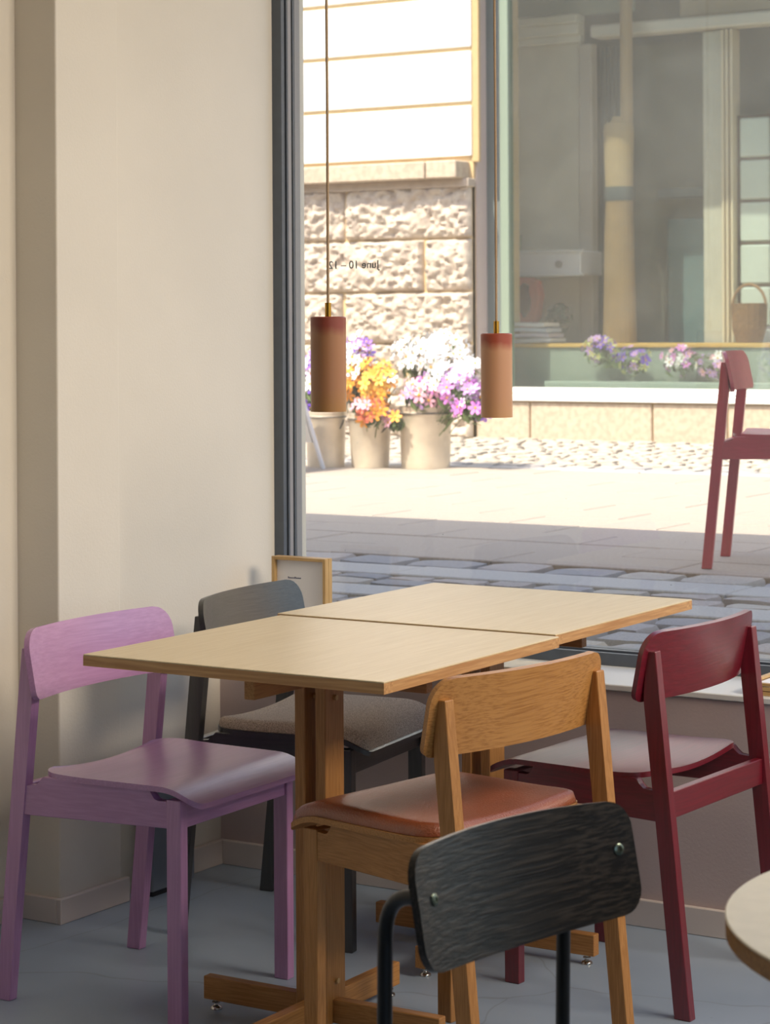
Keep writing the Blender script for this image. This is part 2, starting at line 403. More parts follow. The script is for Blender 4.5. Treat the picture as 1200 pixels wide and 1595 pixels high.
def sett_row(y0, y1, x0, x1, wmin, wmax, skew=0.04):
    x = x0
    while x < x1:
        wd = rnd.uniform(wmin, wmax)
        sett(x + wd / 2, (y0 + y1) / 2 + rnd.uniform(-.008, .008), wd * .95, (y1 - y0) * rnd.uniform(.88, .96), rnd.uniform(-skew, skew))
        x += wd
# four uneven rows under the window, then setts between two pale strips, then one row against the slabs
for i, (a, b) in enumerate(((5.30, 5.50), (5.50, 5.70), (5.70, 5.88), (5.88, 6.07))):
    sett_row(a, b, -4.75 + .07 * i, -0.6, .15, .27)
sett_row(6.31, 6.46, -5.0, -0.8, .17, .30); sett_row(6.46, 6.60, -5.0, -0.8, .15, .26)
sett_row(6.86, 7.12, -5.3, -1.0, .22, .34, .02)
SLAB = {}
def slab(name, x0, x1, y0, y1, m, h=0.0):
    key = (name, round(x1 - x0, 3), round(y1 - y0, 3))
    if key not in SLAB:
        me = mesh_from(box(B(), 0, x1 - x0, 0, y1 - y0, -.06, 0, .004, 1), name); me.materials.append(m); SLAB[key] = me
    o = obj(name, SLAB[key], None, pave); o.location = (x0, y0, ZS + h + rnd.uniform(-.002, .002)); return o
for (y0, y1, off) in ((6.08, 6.305, 0.35), (6.605, 6.855, 0.0)):
    x = -6.6 - off
    while x < 0.2:
        slab('granite_strip', x, x + 1.24, y0, y1, M['strip']); x += 1.25
y = 7.135; k = 0
while y < 11.6:
    x = -9.6 + (0.35 if k % 2 else 0.0)
    while x < -0.9:
        slab('paving_slab', x + .003, x + .697, y + .003, y + .352, M['slab']); x += .70
    y += .355; k += 1
YG = y                                   # gutter line
x = -11.6
while x < -2.5:
    slab('gutter_stone', x, x + .985, YG + .008, YG + .14, M['strip'], .004); x += 1.0
# cobbles in front of the opposite house: nearest rows singly, the rest as one
sett_row(YG + .16, YG + .31, -9.6, -3.4, .13, .2)
sett_row(YG + .31, YG + .46, -9.6, -3.4, .13, .2)
bm = B(); yy = YG + .47; r2 = random.Random(3)
src = stone_mesh(2)
sv = [v.co.copy() for v in src.verts]; sf = [[v.index for v in f.verts] for f in src.faces]
src.verts.index_update(); sf = [[v.index for v in f.verts] for f in src.faces]; src.free()
while yy < 14.86:
    x = -14 + r2.uniform(0, .1)
    while x < -2.2:
        wd = r2.uniform(.11, .19); zt = ZS + r2.uniform(-.008, .008); sx = wd * .93
        vs = [bm.verts.new((x + wd / 2 + c.x * sx, yy + .06 + c.y * .118, zt + c.z * .045)) for c in sv]
        for f in sf: bm.faces.new([vs[i] for i in f])
        x += wd
    yy += .125
obj('far_cobbles', bm, M['cobble_far'], pave, kind='stuff')

# ------------------------------------------------------------------ house across the street
YF = 14.876
M['mortar'] = mat('yellow_mortar', (206, 178, 132), 0.9, var=0.1, vscale=20)
M['rock'] = mat('rock_faced_granite', (196, 182, 164), 0.85, rgb2=(170, 154, 140), vscale=12, bump=0.5, bscale=50)
M['ashlar'] = mat('dressed_granite', (188, 172, 150), 0.85, rgb2=(170, 152, 132), vscale=25, bump=0.3, bscale=90)
M['white_band'] = mat('white_render', (240, 238, 232), 0.8, bump=0.05)
M['soffit'] = mat('ledge_stone', (178, 162, 146), 0.85, var=0.1, vscale=15)
XE = -8.465
opp = structure('wall_opposite', box(B(), -18, XE, YF, 15.6, 0.3, 7.0), M['mortar'])
structure('wall_opposite_return', box(B(), XE, XE + .012, YF + .03, 15.34, 0.3, 7.0), mat('grey_jamb', (184, 166, 158), .8))
def rock_block(x0, x1, z0, z1, seed):
    r = random.Random(seed); nx = max(6, int((x1 - x0) / .015)); nz = max(6, int((z1 - z0) / .015))
    from mathutils import noise
    bm = B(); G = []
    for i in range(nx + 1):
        row = []
        for j in range(nz + 1):
            x = x0 + (x1 - x0) * i / nx; z = z0 + (z1 - z0) * j / nz
            e = min(x - x0, x1 - x, z - z0, z1 - z)
            k = min(1, max(0, e / .022)); k = k * k * (3 - 2 * k)
            q = Vector((x * 6 + seed * 3.1, z * 7, seed))
            d = .052 + .034 * noise.noise(q * .8) + .030 * noise.noise(q * 2.3) + .024 * noise.noise(q * 4.7) + .014 * noise.noise(q * 9.3)
            row.append(bm.verts.new((x, YF - .022 - k * max(.008, d), z)))
        G.append(row)
    for i in range(nx):
        for j in range(nz): bm.faces.new((G[i][j], G[i + 1][j], G[i + 1][j + 1], G[i][j + 1]))
    # sides back into the wall
    ring = [G[i][0] for i in range(nx + 1)] + [G[nx][j] for j in range(1, nz + 1)] + [G[i][nz] for i in range(nx - 1, -1, -1)] + [G[0][j] for j in range(nz - 1, 0, -1)]
    bk = [bm.verts.new((v.co.x, YF + .01, v.co.z)) for v in ring]
    for i in range(len(ring)):
        k2 = (i + 1) % len(ring); bm.faces.new((ring[i], bk[i], bk[k2], ring[k2]))
    return bm
courses = [(2.027, 2.43, [-9.597]), (1.622, 2.02, [-8.878]), (1.224, 1.615, [-9.62]), (.83, 1.217, [-9.05]), (.5, .823, [-9.5])]
sd_ = 1
for (z0, z1, js) in courses:
    xs = [js[0]]
    while xs[0] > -13.2: xs.insert(0, xs[0] - 1.22)
    while xs[-1] < XE - 1.0: xs.append(xs[-1] + 1.22)
    xs = [v for v in xs if v < XE - .2] + [XE]
    for a, b in zip(xs, xs[1:]):
        sd_ += 1
        o = obj('stone_block', rock_block(a + .009, b - (.009 if b < XE else 0), z0, z1, sd_), M['rock'], opp, 50)
obj('mortar_bed', box(B(), -13.3, XE, YF - .026, YF + .02, .5, 2.43), M['mortar'], opp)
# ledge
for a, b in ((-13.0, -10.98), (-10.97, -8.775), (-8.765, -8.50)):
    obj('ledge_stone', box(B(), a, b, YF - .21, YF + .02, 2.474, 2.606, .008, 1), M['ashlar'], opp)
obj('ledge_moulding', box(B(), -13, XE + .01, YF - .10, YF + .02, 2.41, 2.474, .006, 1), M['soffit'], opp)
for k in range(10):
    z0 = 2.648 + .415 * k
    obj('render_band', box(B(), -13, XE - .004, YF - .03, YF + .02, z0, z0 + .38, .006, 1), M['white_band'], opp)
obj('corner_strip', box(B(), XE - .006, XE + .055, YF - .012, YF + .02, 2.60, 7.0, .004, 1), mat('tan_corner', (186, 158, 112), .85, var=.08), opp)

# shop front to the right of it
M['white_wood'] = mat('white_painted_wood', (238, 236, 230), 0.5)
M['green_frame'] = mat('pale_green_frame', (128, 142, 126), 0.5)
plinth = structure('wall_shop_plinth', box(B(), XE, -1.0, YF + .02, 15.2, .3, .79), M['mortar'])
xs = [XE + .01, -7.99, -6.985, -6.40, -5.5, -4.5, -3.4, -2.2, -1.0]
for a, b in zip(xs, xs[1:]):
    obj('plinth_stone', box(B(), a + .006, b - .006, YF - .002, YF + .05, ZS - .03, .785, .008, 1), M['ashlar'], plinth)
bm = B(); box(bm, XE + .01, -1, YF - .03, 15.16, .793, .84, .004, 1); box(bm, XE + .02, -1, YF + .08, 15.16, .846, .885, .004, 1)
structure('trim_2', bm, M['white_wood'])
bm = B(); box(bm, XE + .012, -8.335, 15.06, 15.16, .885, 4.4); box(bm, -1.1, -1.0, 15.06, 15.16, .885, 4.4); box(bm, -8.335, -1.1, 15.06, 15.16, 4.3, 4.4)
win2 = structure('window_2', bm, mat('dark_teal_frame', (98, 106, 104), .6))
obj('frame_post', box(B(), -8.335, -8.262, 15.055, 15.14, .885, 4.3, .004, 1), M['green_frame'], win2)
obj('pane', box(B(), -8.262, -1.1, 15.098, 15.104, .885, 4.3), M['pane_shop'], win2)
structure('wall_opposite_upper', box(B(), XE + .012, -1.0, YF, 15.2, 4.4, 7.0), M['white_band'])
structure('wall_opposite_right', box(B(), -1.0, 6, YF, 15.6, .3, 7.0), M['ashlar'])

# inside of the shop; several pieces are reflections in its glass given solid shape
def C3(name, c, **k): return mat(name, c, 0.85, **k)
bm = B(); box(bm, -9.4, -1, 16.9, 17.0, .3, 4.5); structure('wall_shop_back', bm, C3('shop_back', (120, 122, 112), var=.15, vscale=3))
bm = B(); box(bm, -9.5, -9.4, 15.2, 17, .3, 4.5); box(bm, -9.4, XE + .012, 15.34, 15.4, .3, 4.5); structure('wall_shop_left', bm, C3('shop_left', (150, 144, 130)))
structure('wall_shop_right', box(B(), -1, -.9, 15.2, 17, .3, 4.5), C3('shop_right', (140, 136, 126)))
structure('ceiling_shop', box(B(), -9.4, -1, 15.2, 17, 4.42, 4.5), C3('shop_ceiling', (150, 150, 140)))
structure('floor_shop', box(B(), -9.4, -1, 15.2, 17, .3, .35), C3('shop_floor', (110, 100, 90)))
YB = 16.3
def panel(bm, x0, x1, z0, z1, y=YB, d=.04, bev=.006): return box(bm, x0, x1, y, y + d, z0, z1, bev, 1)
t = thing('reflected_wall', 'modelled reflection of a beige wall with stepped cornice, behind the left of the shop window', 'partition', (-8.63, YB, 0.35))  # street front mirrored in the shop glass, given solid shape
def sub(name, bm, m, t): 
    o = obj(name, bm, m, t); o.matrix_parent_inverse = Matrix.Translation(-Vector(t.location)); return o
sub('wall_panel', panel(B(), -9.35, -8.27, .36, 3.64), C3('beige_panel', (226, 216, 198), var=.06, vscale=4), t)
for i, (z0, z1, d) in enumerate(((3.64, 3.70, .05), (3.70, 3.79, .09), (3.79, 3.86, .13))):
    sub('cornice_moulding', box(B(), -9.35, -8.25, YB - d, YB + .04, z0, z1, .01, 1), C3('cornice%d' % i, (232, 226, 212)), t)
sub('upper_panel', panel(B(), -9.35, -7.8, 3.86, 4.4, YB + .01), C3('upper_panel', (140, 152, 142)), t)
sub('pilaster', box(B(), -8.27, -8.15, YB - .05, YB + .06, .36, 3.62, .01, 1), C3('pilaster', (196, 184, 174)), t)
t = thing('reflected_panels', 'modelled reflection of grey-brown panels with ridged posts, behind the middle of the shop window', 'partition', (-7.5, YB + .3, 0.35))  # posts and rails mirrored in the shop glass, built as solids
sub('screen_panel', box(B(), -8.1, -7.2, YB + .3, YB + .34, .36, 3.62), C3('screen_dark', (128, 130, 118), var=.3, vscale=2.5), t)
sub('lower_panel', box(B(), -7.62, -7.21, YB + .22, YB + .29, .36, 2.2, .01, 1), C3('screen_teal', (96, 126, 130), var=.2, vscale=3), t)
sub('side_post', box(B(), -7.20, -7.03, YB - .02, YB + .1, .36, 3.65, .01, 1), C3('screen_post', (196, 192, 178), var=.1, vscale=5), t)
for xx in (-7.02, -6.985, -6.945):
    sub('ridge', box(B(), xx - .011, xx + .011, YB - .05, YB + .1, .36, 3.65, .005, 1), C3('screen_ridge', (222, 206, 180)), t)
sub('top_rail', box(B(), -8.14, -5.4, YB - .1, YB + .1, 3.66, 3.76, .015, 1), C3('screen_rail', (222, 216, 206)), t)
sub('head_panel', box(B(), -7.4, -5.4, YB, YB + .06, 3.78, 4.4, .01, 1), C3('screen_head', (182, 166, 144)), t)
# curtain with folds
def curtain(bm, x0, x1, z0, z1, y, n, amp):
    N = n * 6
    def fn(u, v):
        x = x0 + (x1 - x0) * u; d = amp * sin(u * n * 2 * pi) * (0.7 + .3 * cos(3 * v)); z = z0 + (z1 - z0) * v
        return (x, y + d, z), (x, y + d + .012, z)
    return sheet(bm, fn, N, 6)
tag(obj('curtain', curtain(B(), -8.14, -7.90, .36, 3.6, YB + .1, 7, .02), C3('curtain_dark', (84, 92, 90), var=.25, vscale=6), None, 60), 'dark grey-green pleated curtain modelled for a reflection beside the beige wall in the shop glass', 'curtain')
t = thing('reflected_column', 'modelled reflection of a tan column behind the shop window', 'reflection', (-7.79, YB - .3, 1.217))  # stands in for a column mirrored in the shop glass
sub('pole', tube(B(), [(-7.73, YB - .28, 1.217), (-7.73, YB - .28, 3.95)], .05, 12), C3('pole_tan', (168, 142, 108)), t)
def oval_loft(bm, prof, c):
    rings = []
    for (rx, ry, z) in prof: rings.append([bm.verts.new((c[0] + rx * cos(2 * pi * k / 20), c[1] + ry * sin(2 * pi * k / 20), z)) for k in range(20)])
    for a, b in zip(rings, rings[1:]):
        for k in range(20): bm.faces.new((a[k], a[(k + 1) % 20], b[(k + 1) % 20], b[k]))
    bm.faces.new(rings[0][::-1]); bm.faces.new(rings[-1]); return bm
sub('column_upper', oval_loft(B(), [(.112, .08, 2.42), (.118, .085, 2.6), (.126, .09, 2.88), (.118, .08, 2.935), (.06, .055, 2.955), (.05, .05, 2.99)], (-7.79, YB - .3)), mat('column_tan', (178, 154, 118), .9, var=.1), t)
sub('belt', oval_loft(B(), [(.115, .085, 2.33), (.12, .09, 2.38), (.115, .085, 2.44)], (-7.79, YB - .3)), C3('belt_dark', (70, 80, 84)), t)
sub('column_lower', oval_loft(B(), [(.14, .10, 1.219), (.13, .10, 1.6), (.12, .09, 2.1), (.11, .08, 2.34)], (-7.79, YB - .3)), mat('column_brown', (150, 124, 90), .9, var=.15, vscale=8), t)
tag(obj('shelf_rail', box(B(), -7.65, -7.22, YB + .1, YB + .2, 2.36, 2.44, .01, 1), C3('rail_dark', (84, 94, 96))), 'dark horizontal rail between the reflected column and the ridged post in the shop', 'rail')
t = thing('display_shelf', 'pale grey deep shelf board with a round fitting, in front of the beige reflected wall', 'shelf', (-8.6, 15.9, 1.75))
sub('board', box(B(), -9.0, -8.08, 15.9, 16.28, 1.755, 1.945, .008, 1), C3('shelf_grey', (206, 202, 208)), t)
sub('edge_strip', box(B(), -9.0, -8.05, 15.885, 15.9, 1.93, 1.955, .003, 1), C3('shelf_edge', (200, 198, 200)), t)
sub('edge_strip', box(B(), -9.0, -8.05, 15.885, 15.9, 1.745, 1.765, .003, 1), C3('shelf_edge2', (200, 198, 200)), t)
sub('fitting', tube(B(), [(-8.27, 15.905, 1.84), (-8.27, 15.88, 1.84)], .03, 16), C3('fitting', (130, 124, 130)), t)
tag(obj('hanging_cloth', curtain(B(), -9.0, -8.88, 1.22, 1.74, 16.1, 2, .015), C3('plum_cloth', (120, 66, 104))), 'plum cloth hanging under the grey shelf at the left end of the shop window', 'cloth')
t = thing('orange_bag', 'orange-red bag with a dark opening hanging under the grey shelf', 'bag', (-8.7, 16.1, 1.34))
bm = B(); prism(bm, [(-8.86, 1.40)] + arc((-8.82, 1.38), .04, pi, 1.5 * pi, 3) + [(-8.62, 1.34), (-8.56, 1.42), (-8.53, 1.6), (-8.56, 1.72), (-8.62, 1.745), (-8.84, 1.745), (-8.87, 1.7)], 'xz', 16.05, 16.15, .01, 1)
sub('body', bm, mat('orange_cloth', (226, 92, 54), .8, var=.15, vscale=6), t)
sub('opening', oval_loft(B(), [(.01, .02, 1.42), (.05, .02, 1.48), (.06, .02, 1.56), (.04, .02, 1.63), (.045, .02, 1.67), (.01, .02, 1.70)], (-8.66, 16.04)), C3('bag_opening', (92, 50, 46)), t)
for i, (x, c) in enumerate(((-8.95, (74, 92, 74)), (-8.84, (110, 132, 106)))):
    tag(obj('folder', box(B(), x - .05, x + .05, 16.0, 16.25, 1.956, 2.12 - .02 * i, .006, 1), C3('folder%d' % i, c)), ('dark' if i == 0 else 'pale') + ' green box file standing on the grey shop shelf', 'box')
# bench inside the window, yellow edge
t = thing('window_bench', 'long grey-green window bench with a yellow wooden edge inside the shop window', 'bench', (-5, 15.4, .35))
sub('front_panel', box(B(), -9.3, -1.05, 15.45, 15.5, .36, 1.185), C3('bench_green', (146, 158, 146), var=.12, vscale=2), t)
sub('edge_board', box(B(), -9.3, -1.05, 15.43, 16.2, 1.185, 1.215, .004, 1), mat('yellow_edge', (206, 164, 84), .5), t)
# folded textiles: four layers
for i in range(4):
    z = 1.218 + .042 * i
    def fn(u, v, z=z, i=i):
        x = -8.78 + .64 * u - .02 * i; y = 15.5 + .26 * v; h = .0035 * sin(u * 9 + i)
        return (x, y, z + .034 + h), (x, y, z + .004 + h)
    c = [(228, 226, 232), (206, 196, 212), (196, 204, 222), (226, 224, 230)][i]
    tag(obj('folded_textile', sheet(B(), fn, 16, 3), C3('textile%d' % i, c), None, 50), ['white folded textile at the bottom', 'lilac folded textile second from the bottom', 'pale blue folded textile third from the bottom', 'white folded textile on top'][i] + ' of the pile on the shop bench', 'textile', 'folded textiles on the shop bench')
# striped parasol, folded, leaning
t = thing('striped_parasol', 'small red and white striped paper parasol hanging near the green window post', 'parasol', (-8.6, 15.5, 2.3))
for k in range(8):
    bm = B(); pts = []
    for j in range(6):
        a = j / 5 * pi / 2
        pts.append((.13 * sin(a), .17 * cos(a)))
    a0, a1 = 2 * pi * k / 8, 2 * pi * (k + 1) / 8
    L = [[bm.verts.new((-8.6 + p[0] * cos(a), 15.5 + p[0] * sin(a), 2.3 + p[1])) for p in pts[1:]] for a in (a0, a1)]
    tip = bm.verts.new((-8.6, 15.5, 2.47))
    bm.faces.new((tip, L[0][0], L[1][0]))
    for j in range(4): bm.faces.new((L[0][j], L[0][j + 1], L[1][j + 1], L[1][j]))
    sub('canopy_panel', bm, C3('parasol%d' % (k % 2), (222, 216, 212) if k % 2 else (196, 96, 104)), t)
sub('stick', tube(B(), [(-8.6, 15.5, 2.1), (-8.6, 15.5, 2.5)], .008, 8), C3('stick', (180, 150, 120)), t)
t = thing('glass_block_screen', 'pale screen of square glass panels in dark bars at the right of the shop', 'screen', (-6.3, YB + .05, .35))
for i in range(3):
    for j in range(6):
        x0 = -6.92 + .27 * i; z0 = 1.0 + .328 * j
        sub('glass_panel', box(B(), x0 + .012, x0 + .258, YB + .02, YB + .05, z0 + .012, z0 + .316, .012, 1), C3('glass_panel', (206, 216, 208), var=.05, vscale=6), t)
bm = B()
for i in range(4): box(bm, -6.93 + .27 * i, -6.91 + .27 * i, YB + .03, YB + .07, 1.0, 2.98)
for j in range(7): box(bm, -6.93, -6.1, YB + .03, YB + .07, .99 + .328 * j, 1.01 + .328 * j)
sub('bars', bm, C3('bars_dark', (92, 76, 66)), t)
t = thing('wicker_basket', 'brown wicker basket on the bench beside the glass panel screen', 'basket', (-6.72, 16.05, 1.216))
sub('body', lathe(B(), [(.10, 0), (.13, .1), (.14, .3), (.13, .3), (.10, .02)], 20, (-6.72, 16.05, 1.216)), mat('wicker', (150, 116, 84), .9, rgb2=(110, 84, 60), vscale=60), t)
sub('handle', tube(B(), [(-6.72 + .135 * cos(a), 16.05, 1.5 + .16 * sin(a)) for a in [pi * i / 10 for i in range(11)]], .012, 8), mat('wicker_handle', (160, 124, 88), .9), t)
# potted dark plant beside the textiles
def leaf_cluster(bm, c, n, r, seed, size, flat=1.0):
    r3 = random.Random(seed)
    for _ in range(n):
        d = Vector((r3.gauss(0, 1), r3.gauss(0, 1), r3.gauss(.4, 1))).normalized(); p = Vector(c) + Vector((d.x * r[0], d.y * r[1], d.z * r[2])) * r3.uniform(.2, 1)
        t1 = d.orthogonal().normalized(); t1 = Matrix.Rotation(r3.uniform(0, 6.28), 3, d) @ t1; s = size * r3.uniform(.6, 1.3)
        a = bm.verts.new(p - t1 * s); b = bm.verts.new(p + d.cross(t1) * s * .4); c2 = bm.verts.new(p + t1 * s); e = bm.verts.new(p - d.cross(t1) * s * .4 + d * s * .2)
        bm.faces.new((a, b, c2, e))
    return bm
t = thing('potted_plant', 'dark leafy plant in a small pot beside the folded textiles', 'plant', (-8.33, 16.0, 1.2165))
sub('pot', lathe(B(), [(.05, 0), (.07, .12), (.06, .12), (.05, .1), (0, .1)], 16, (-8.33, 16.0, 1.2165)), C3('pot_dark', (84, 90, 88)), t)
sub('leaves', leaf_cluster(B(), (-8.33, 16.0, 1.42), 120, (.13, .1, .12), 5, .04), mat('dark_leaf', (60, 84, 70), .6), t).__setitem__('kind', 'stuff')

# ------------------------------------------------------------------ flowers
def blossom_mesh(name, petal, eye, n=6, cup=.25):
    bm = B()
    for k in range(n):
        a = 2 * pi * k / n; w_ = 0.42
        p0 = bm.verts.new((0, 0, 0)); p1 = bm.verts.new((.6 * cos(a - w_), .6 * sin(a - w_), cup * .6)); p2 = bm.verts.new((cos(a - .18), sin(a - .18), cup)); p3 = bm.verts.new((cos(a + .18), sin(a + .18), cup)); p4 = bm.verts.new((.6 * cos(a + w_), .6 * sin(a + w_), cup * .6))
        bm.faces.new((p0, p1, p2, p3, p4))
    fs = len(bm.faces)
    lathe(bm, [(.2, .05), (.17, .16), (0, .2)], 6, close=False)
    for f in list(bm.faces)[fs:]: f.material_index = 1
    me = mesh_from(bm, 'blossom'); me.materials.append(petal); me.materials.append(eye); return me
def petal_mat(name, c): return mat(name, c, .6, var=.12, vscale=3)
EYE = mat('flower_eye', (214, 168, 60), .8)
BL = {k: blossom_mesh('blossom', petal_mat('petal_' + k, c), EYE, n) for k, c, n in (
    ('white', (244, 242, 240), 6), ('orange', (244, 164, 52), 6), ('yellow', (246, 206, 90), 6), ('coral', (224, 112, 84), 5),
    ('purple', (130, 84, 210), 5), ('lilac', (206, 158, 226), 6), ('pink', (224, 136, 220), 6), ('rose', (230, 170, 190), 6), ('lime', (214, 216, 140), 5))}
LEAF = mat('leaf_green', (104, 122, 70), .6, rgb2=(78, 96, 58), vscale=20)
def bouquet(name, label, group, foot, blobs, seed, leaves=60, size=.043, rim=None):
    """cut flowers: each blossom a part; stems and leaves are one part"""
    r3 = random.Random(seed); t = thing(name, label, 'flowers', foot, 0, group)
    bm = B()
    for (c, rad, cols, n) in blobs:
        for _ in range(n):
            d = Vector((r3.gauss(0, 1), r3.gauss(-.25, 1), r3.gauss(.25, 1))).normalized()
            p = Vector(c) + Vector((d.x * rad[0], d.y * rad[1], d.z * rad[2])) * r3.uniform(.55, 1)
            o = obj('blossom', BL[r3.choice(cols)], None, t)
            o.location = p - Vector(foot); s = size * r3.uniform(.7, 1.25); o.scale = (s, s, s)
            q = (d + Vector((r3.uniform(-.4, .4), -.5 + r3.uniform(-.4, .4), r3.uniform(-.2, .5)))).normalized()
            o.rotation_mode = 'QUATERNION'; o.rotation_quaternion = q.to_track_quat('Z', 'Y')
            if r3.random() < .4:
                b0 = Vector(foot) + Vector((r3.uniform(-.07, .07), r3.uniform(-.07, .07), .1))
                tube(bm, [b0 - Vector(foot), (b0 + p) / 2 - Vector(foot) + Vector((0, 0, .04)), p - Vector(foot)], .003, 4, False)
        leaf_cluster(bm, Vector(c) - Vector(foot) - Vector((0, 0, rad[2] * .5)), leaves, (rad[0] * .8, rad[1] * .8, rad[2] * .7), seed + 1, .04)
    o = obj('foliage', bm, LEAF, t); o['kind'] = 'stuff'
    return t
M['zinc'] = mat('galvanised_zinc', (222, 208, 186), 0.4, 0.35, var=.18, vscale=9)
M['zinc_dark'] = mat('zinc_rim', (120, 116, 112), 0.4, 0.8)
M['grip'] = mat('bucket_grip', (52, 52, 54), 0.6)
def bucket(label, x, y, r0, r1, h, swing):
    t = thing('flower_bucket', label, 'bucket', (x, y, ZS), 0, 'zinc flower buckets on the street')
    prof = [(0, 0.012), (r0 - .004, .012), (r0, 0), (r0 + .002, .03), (r0 + (r1 - r0) * .9, h * .86), (r1 + .004, h * .88), (r1 + .004, h * .90), (r1, h * .91), (r1 + .004, h), (r1 - .004, h), (r0 - .004, .014)]
    obj('body', lathe(B(), prof, 32, close=False), M['zinc'], t, 40)
    ring = [((r1 + .005) * cos(2 * pi * k / 32), (r1 + .005) * sin(2 * pi * k / 32), h * .89) for k in range(33)]
    obj('hoop', tube(B(), ring, .005, 6, False), M['zinc_dark'], t, 60)
    hp = [((r1 + .008) * cos(pi * i / 14), -(r1 + .012) * sin(pi * i / 14) * cos(swing), h * .84 - (r1) * sin(pi * i / 14) * sin(swing)) for i in range(15)]
    hd = obj('handle', tube(B(), hp, .0045, 6), M['grip'], t, 60)
    obj('grip', tube(B(), hp[5:10], .010, 8), M['grip'], hd, 60)
    return t
bucket('left zinc bucket, half hidden behind the white sandwich board leg', -7.54, 11.42, .112, .122, .34, 1.2)
bucket('middle zinc bucket with its black-gripped handle hanging down in front', -7.26, 11.48, .112, .130, .33, .95)
bucket('right zinc bucket, the widest, with a dark hoop below its rim', -6.93, 11.58, .145, .158, .37, 1.35)
bouquet('flower_bouquet', 'purple and white cut flowers in the left zinc bucket', 'cut flowers in the zinc buckets', (-7.54, 11.42, ZS + .02),
        [((-7.62, 11.42, 1.02), (.16, .14, .17), ['purple', 'white', 'lilac', 'purple'], 44), ((-7.34, 11.48, 1.17), (.12, .12, .13), ['purple', 'white', 'white', 'purple', 'lilac'], 46)], 11)
bouquet('flower_bouquet', 'orange, yellow and coral cut flowers in the middle zinc bucket', 'cut flowers in the zinc buckets', (-7.26, 11.48, ZS + .02),
        [((-7.34, 11.40, 1.04), (.12, .12, .12), ['orange', 'yellow', 'orange', 'orange', 'white'], 60), ((-7.15, 11.38, 1.02), (.13, .12, .16), ['orange', 'yellow', 'orange', 'orange', 'white'], 80), ((-7.15, 11.30, .86), (.10, .09, .09), ['coral', 'coral', 'orange', 'rose'], 32), ((-7.02, 11.38, .80), (.08, .06, .05), ['orange', 'rose'], 7)], 12)
bouquet('flower_bouquet', 'white, lilac and pink daisies overflowing the right zinc bucket', 'cut flowers in the zinc buckets', (-6.93, 11.58, ZS + .02),
        [((-6.92, 11.62, 1.17), (.29, .16, .15), ['white'], 120), ((-6.70, 11.58, 1.08), (.26, .16, .13), ['white'], 60), ((-6.70, 11.54, 1.0), (.26, .16, .12), ['white', 'white', 'lilac', 'pink', 'lilac'], 60), ((-6.54, 11.50, .90), (.14, .12, .10), ['lilac', 'pink', 'lilac', 'white', 'purple'], 24), ((-6.88, 11.45, .97), (.16, .08, .10), ['rose', 'lilac', 'white'], 18)], 13, 90)
for (x, lab, blobs, sd2) in ((-7.52, 'purple flowers with pale lime leaves in the planter inside the shop window', [((-7.62, 15.30, 1.17), (.17, .06, .12), ['purple', 'lilac', 'lime', 'lime'], 46), ((-7.32, 15.30, 1.10), (.16, .06, .12), ['purple', 'lilac', 'lime', 'purple'], 34)], 21),
                             (-6.95, 'pink and white flowers in the planter inside the shop window', [((-6.95, 15.30, 1.09), (.20, .06, .11), ['pink', 'lilac', 'white', 'rose'], 44), ((-6.65, 15.30, 1.06), (.18, .06, .10), ['lilac', 'rose', 'white'], 30)], 22)):
    bouquet('planter_flowers', lab, 'flowers inside the shop window', (x, 15.30, .932), blobs, sd2, 40, .034)
t = thing('planter_box', 'long grey-green planter trough inside the shop window', 'planter', (-7.1, 15.30, .351))
bm = B(); box(bm, -.95, .95, -.085, .085, 0, .58, .006, 1); sub_o = obj('box', bm, C3('planter_green', (150, 164, 152)), t)

# sandwich board at the left edge
M['white_metal'] = mat('white_metal', (214, 218, 226), 0.4, 0.0)
t = thing('sandwich_board', 'white folding sandwich board standing at the left edge of the window view', 'sign', (-7.62, 10.90, ZS), 0.25)
for s in (-1, 1):
    q = obj('board', hexa(B(), [(-.30, s * .20 - .01, .16), (.22, s * .20 - .01, .16), (.22, s * .20 + .01, .16), (-.30, s * .20 + .01, .16)], [(-.30, s * .02 - .01, .78), (.10, s * .02 - .01, .78), (.10, s * .02 + .01, .78), (-.30, s * .02 + .01, .78)]), mat('white_board', (226, 224, 220), .6), t)
    for (xa, xb) in ((-.32, -.32), (.27, .105)):
        obj('leg', tube(B(), [(xa, s * .25, 0.0), (xb, s * .02, .80)], .014, 10), M['white_metal'], t, 60)
obj('hinge_bar', tube(B(), [(-.33, 0, .80), (.115, 0, .80)], .016, 10), M['white_metal'], t, 60)
t2 = thing('white_cloth', 'white folded cloth laid over the top of the sandwich board', 'cloth', (-7.62, 10.90, ZS + .815), .25)
def fn(u, v):
    a = (v - .5) * 2; x = -.28 + .34 * u; z = .03 * (1 - abs(a)) - .10 * abs(a) ** 1.5 + .008 * sin(u * 9); y = a * .075
    return (x, y, z + .016), (x, y, z)
obj('cloth', sheet(B(), fn, 10, 10), mat('white_cloth', (236, 236, 238), .9), t2, 60)

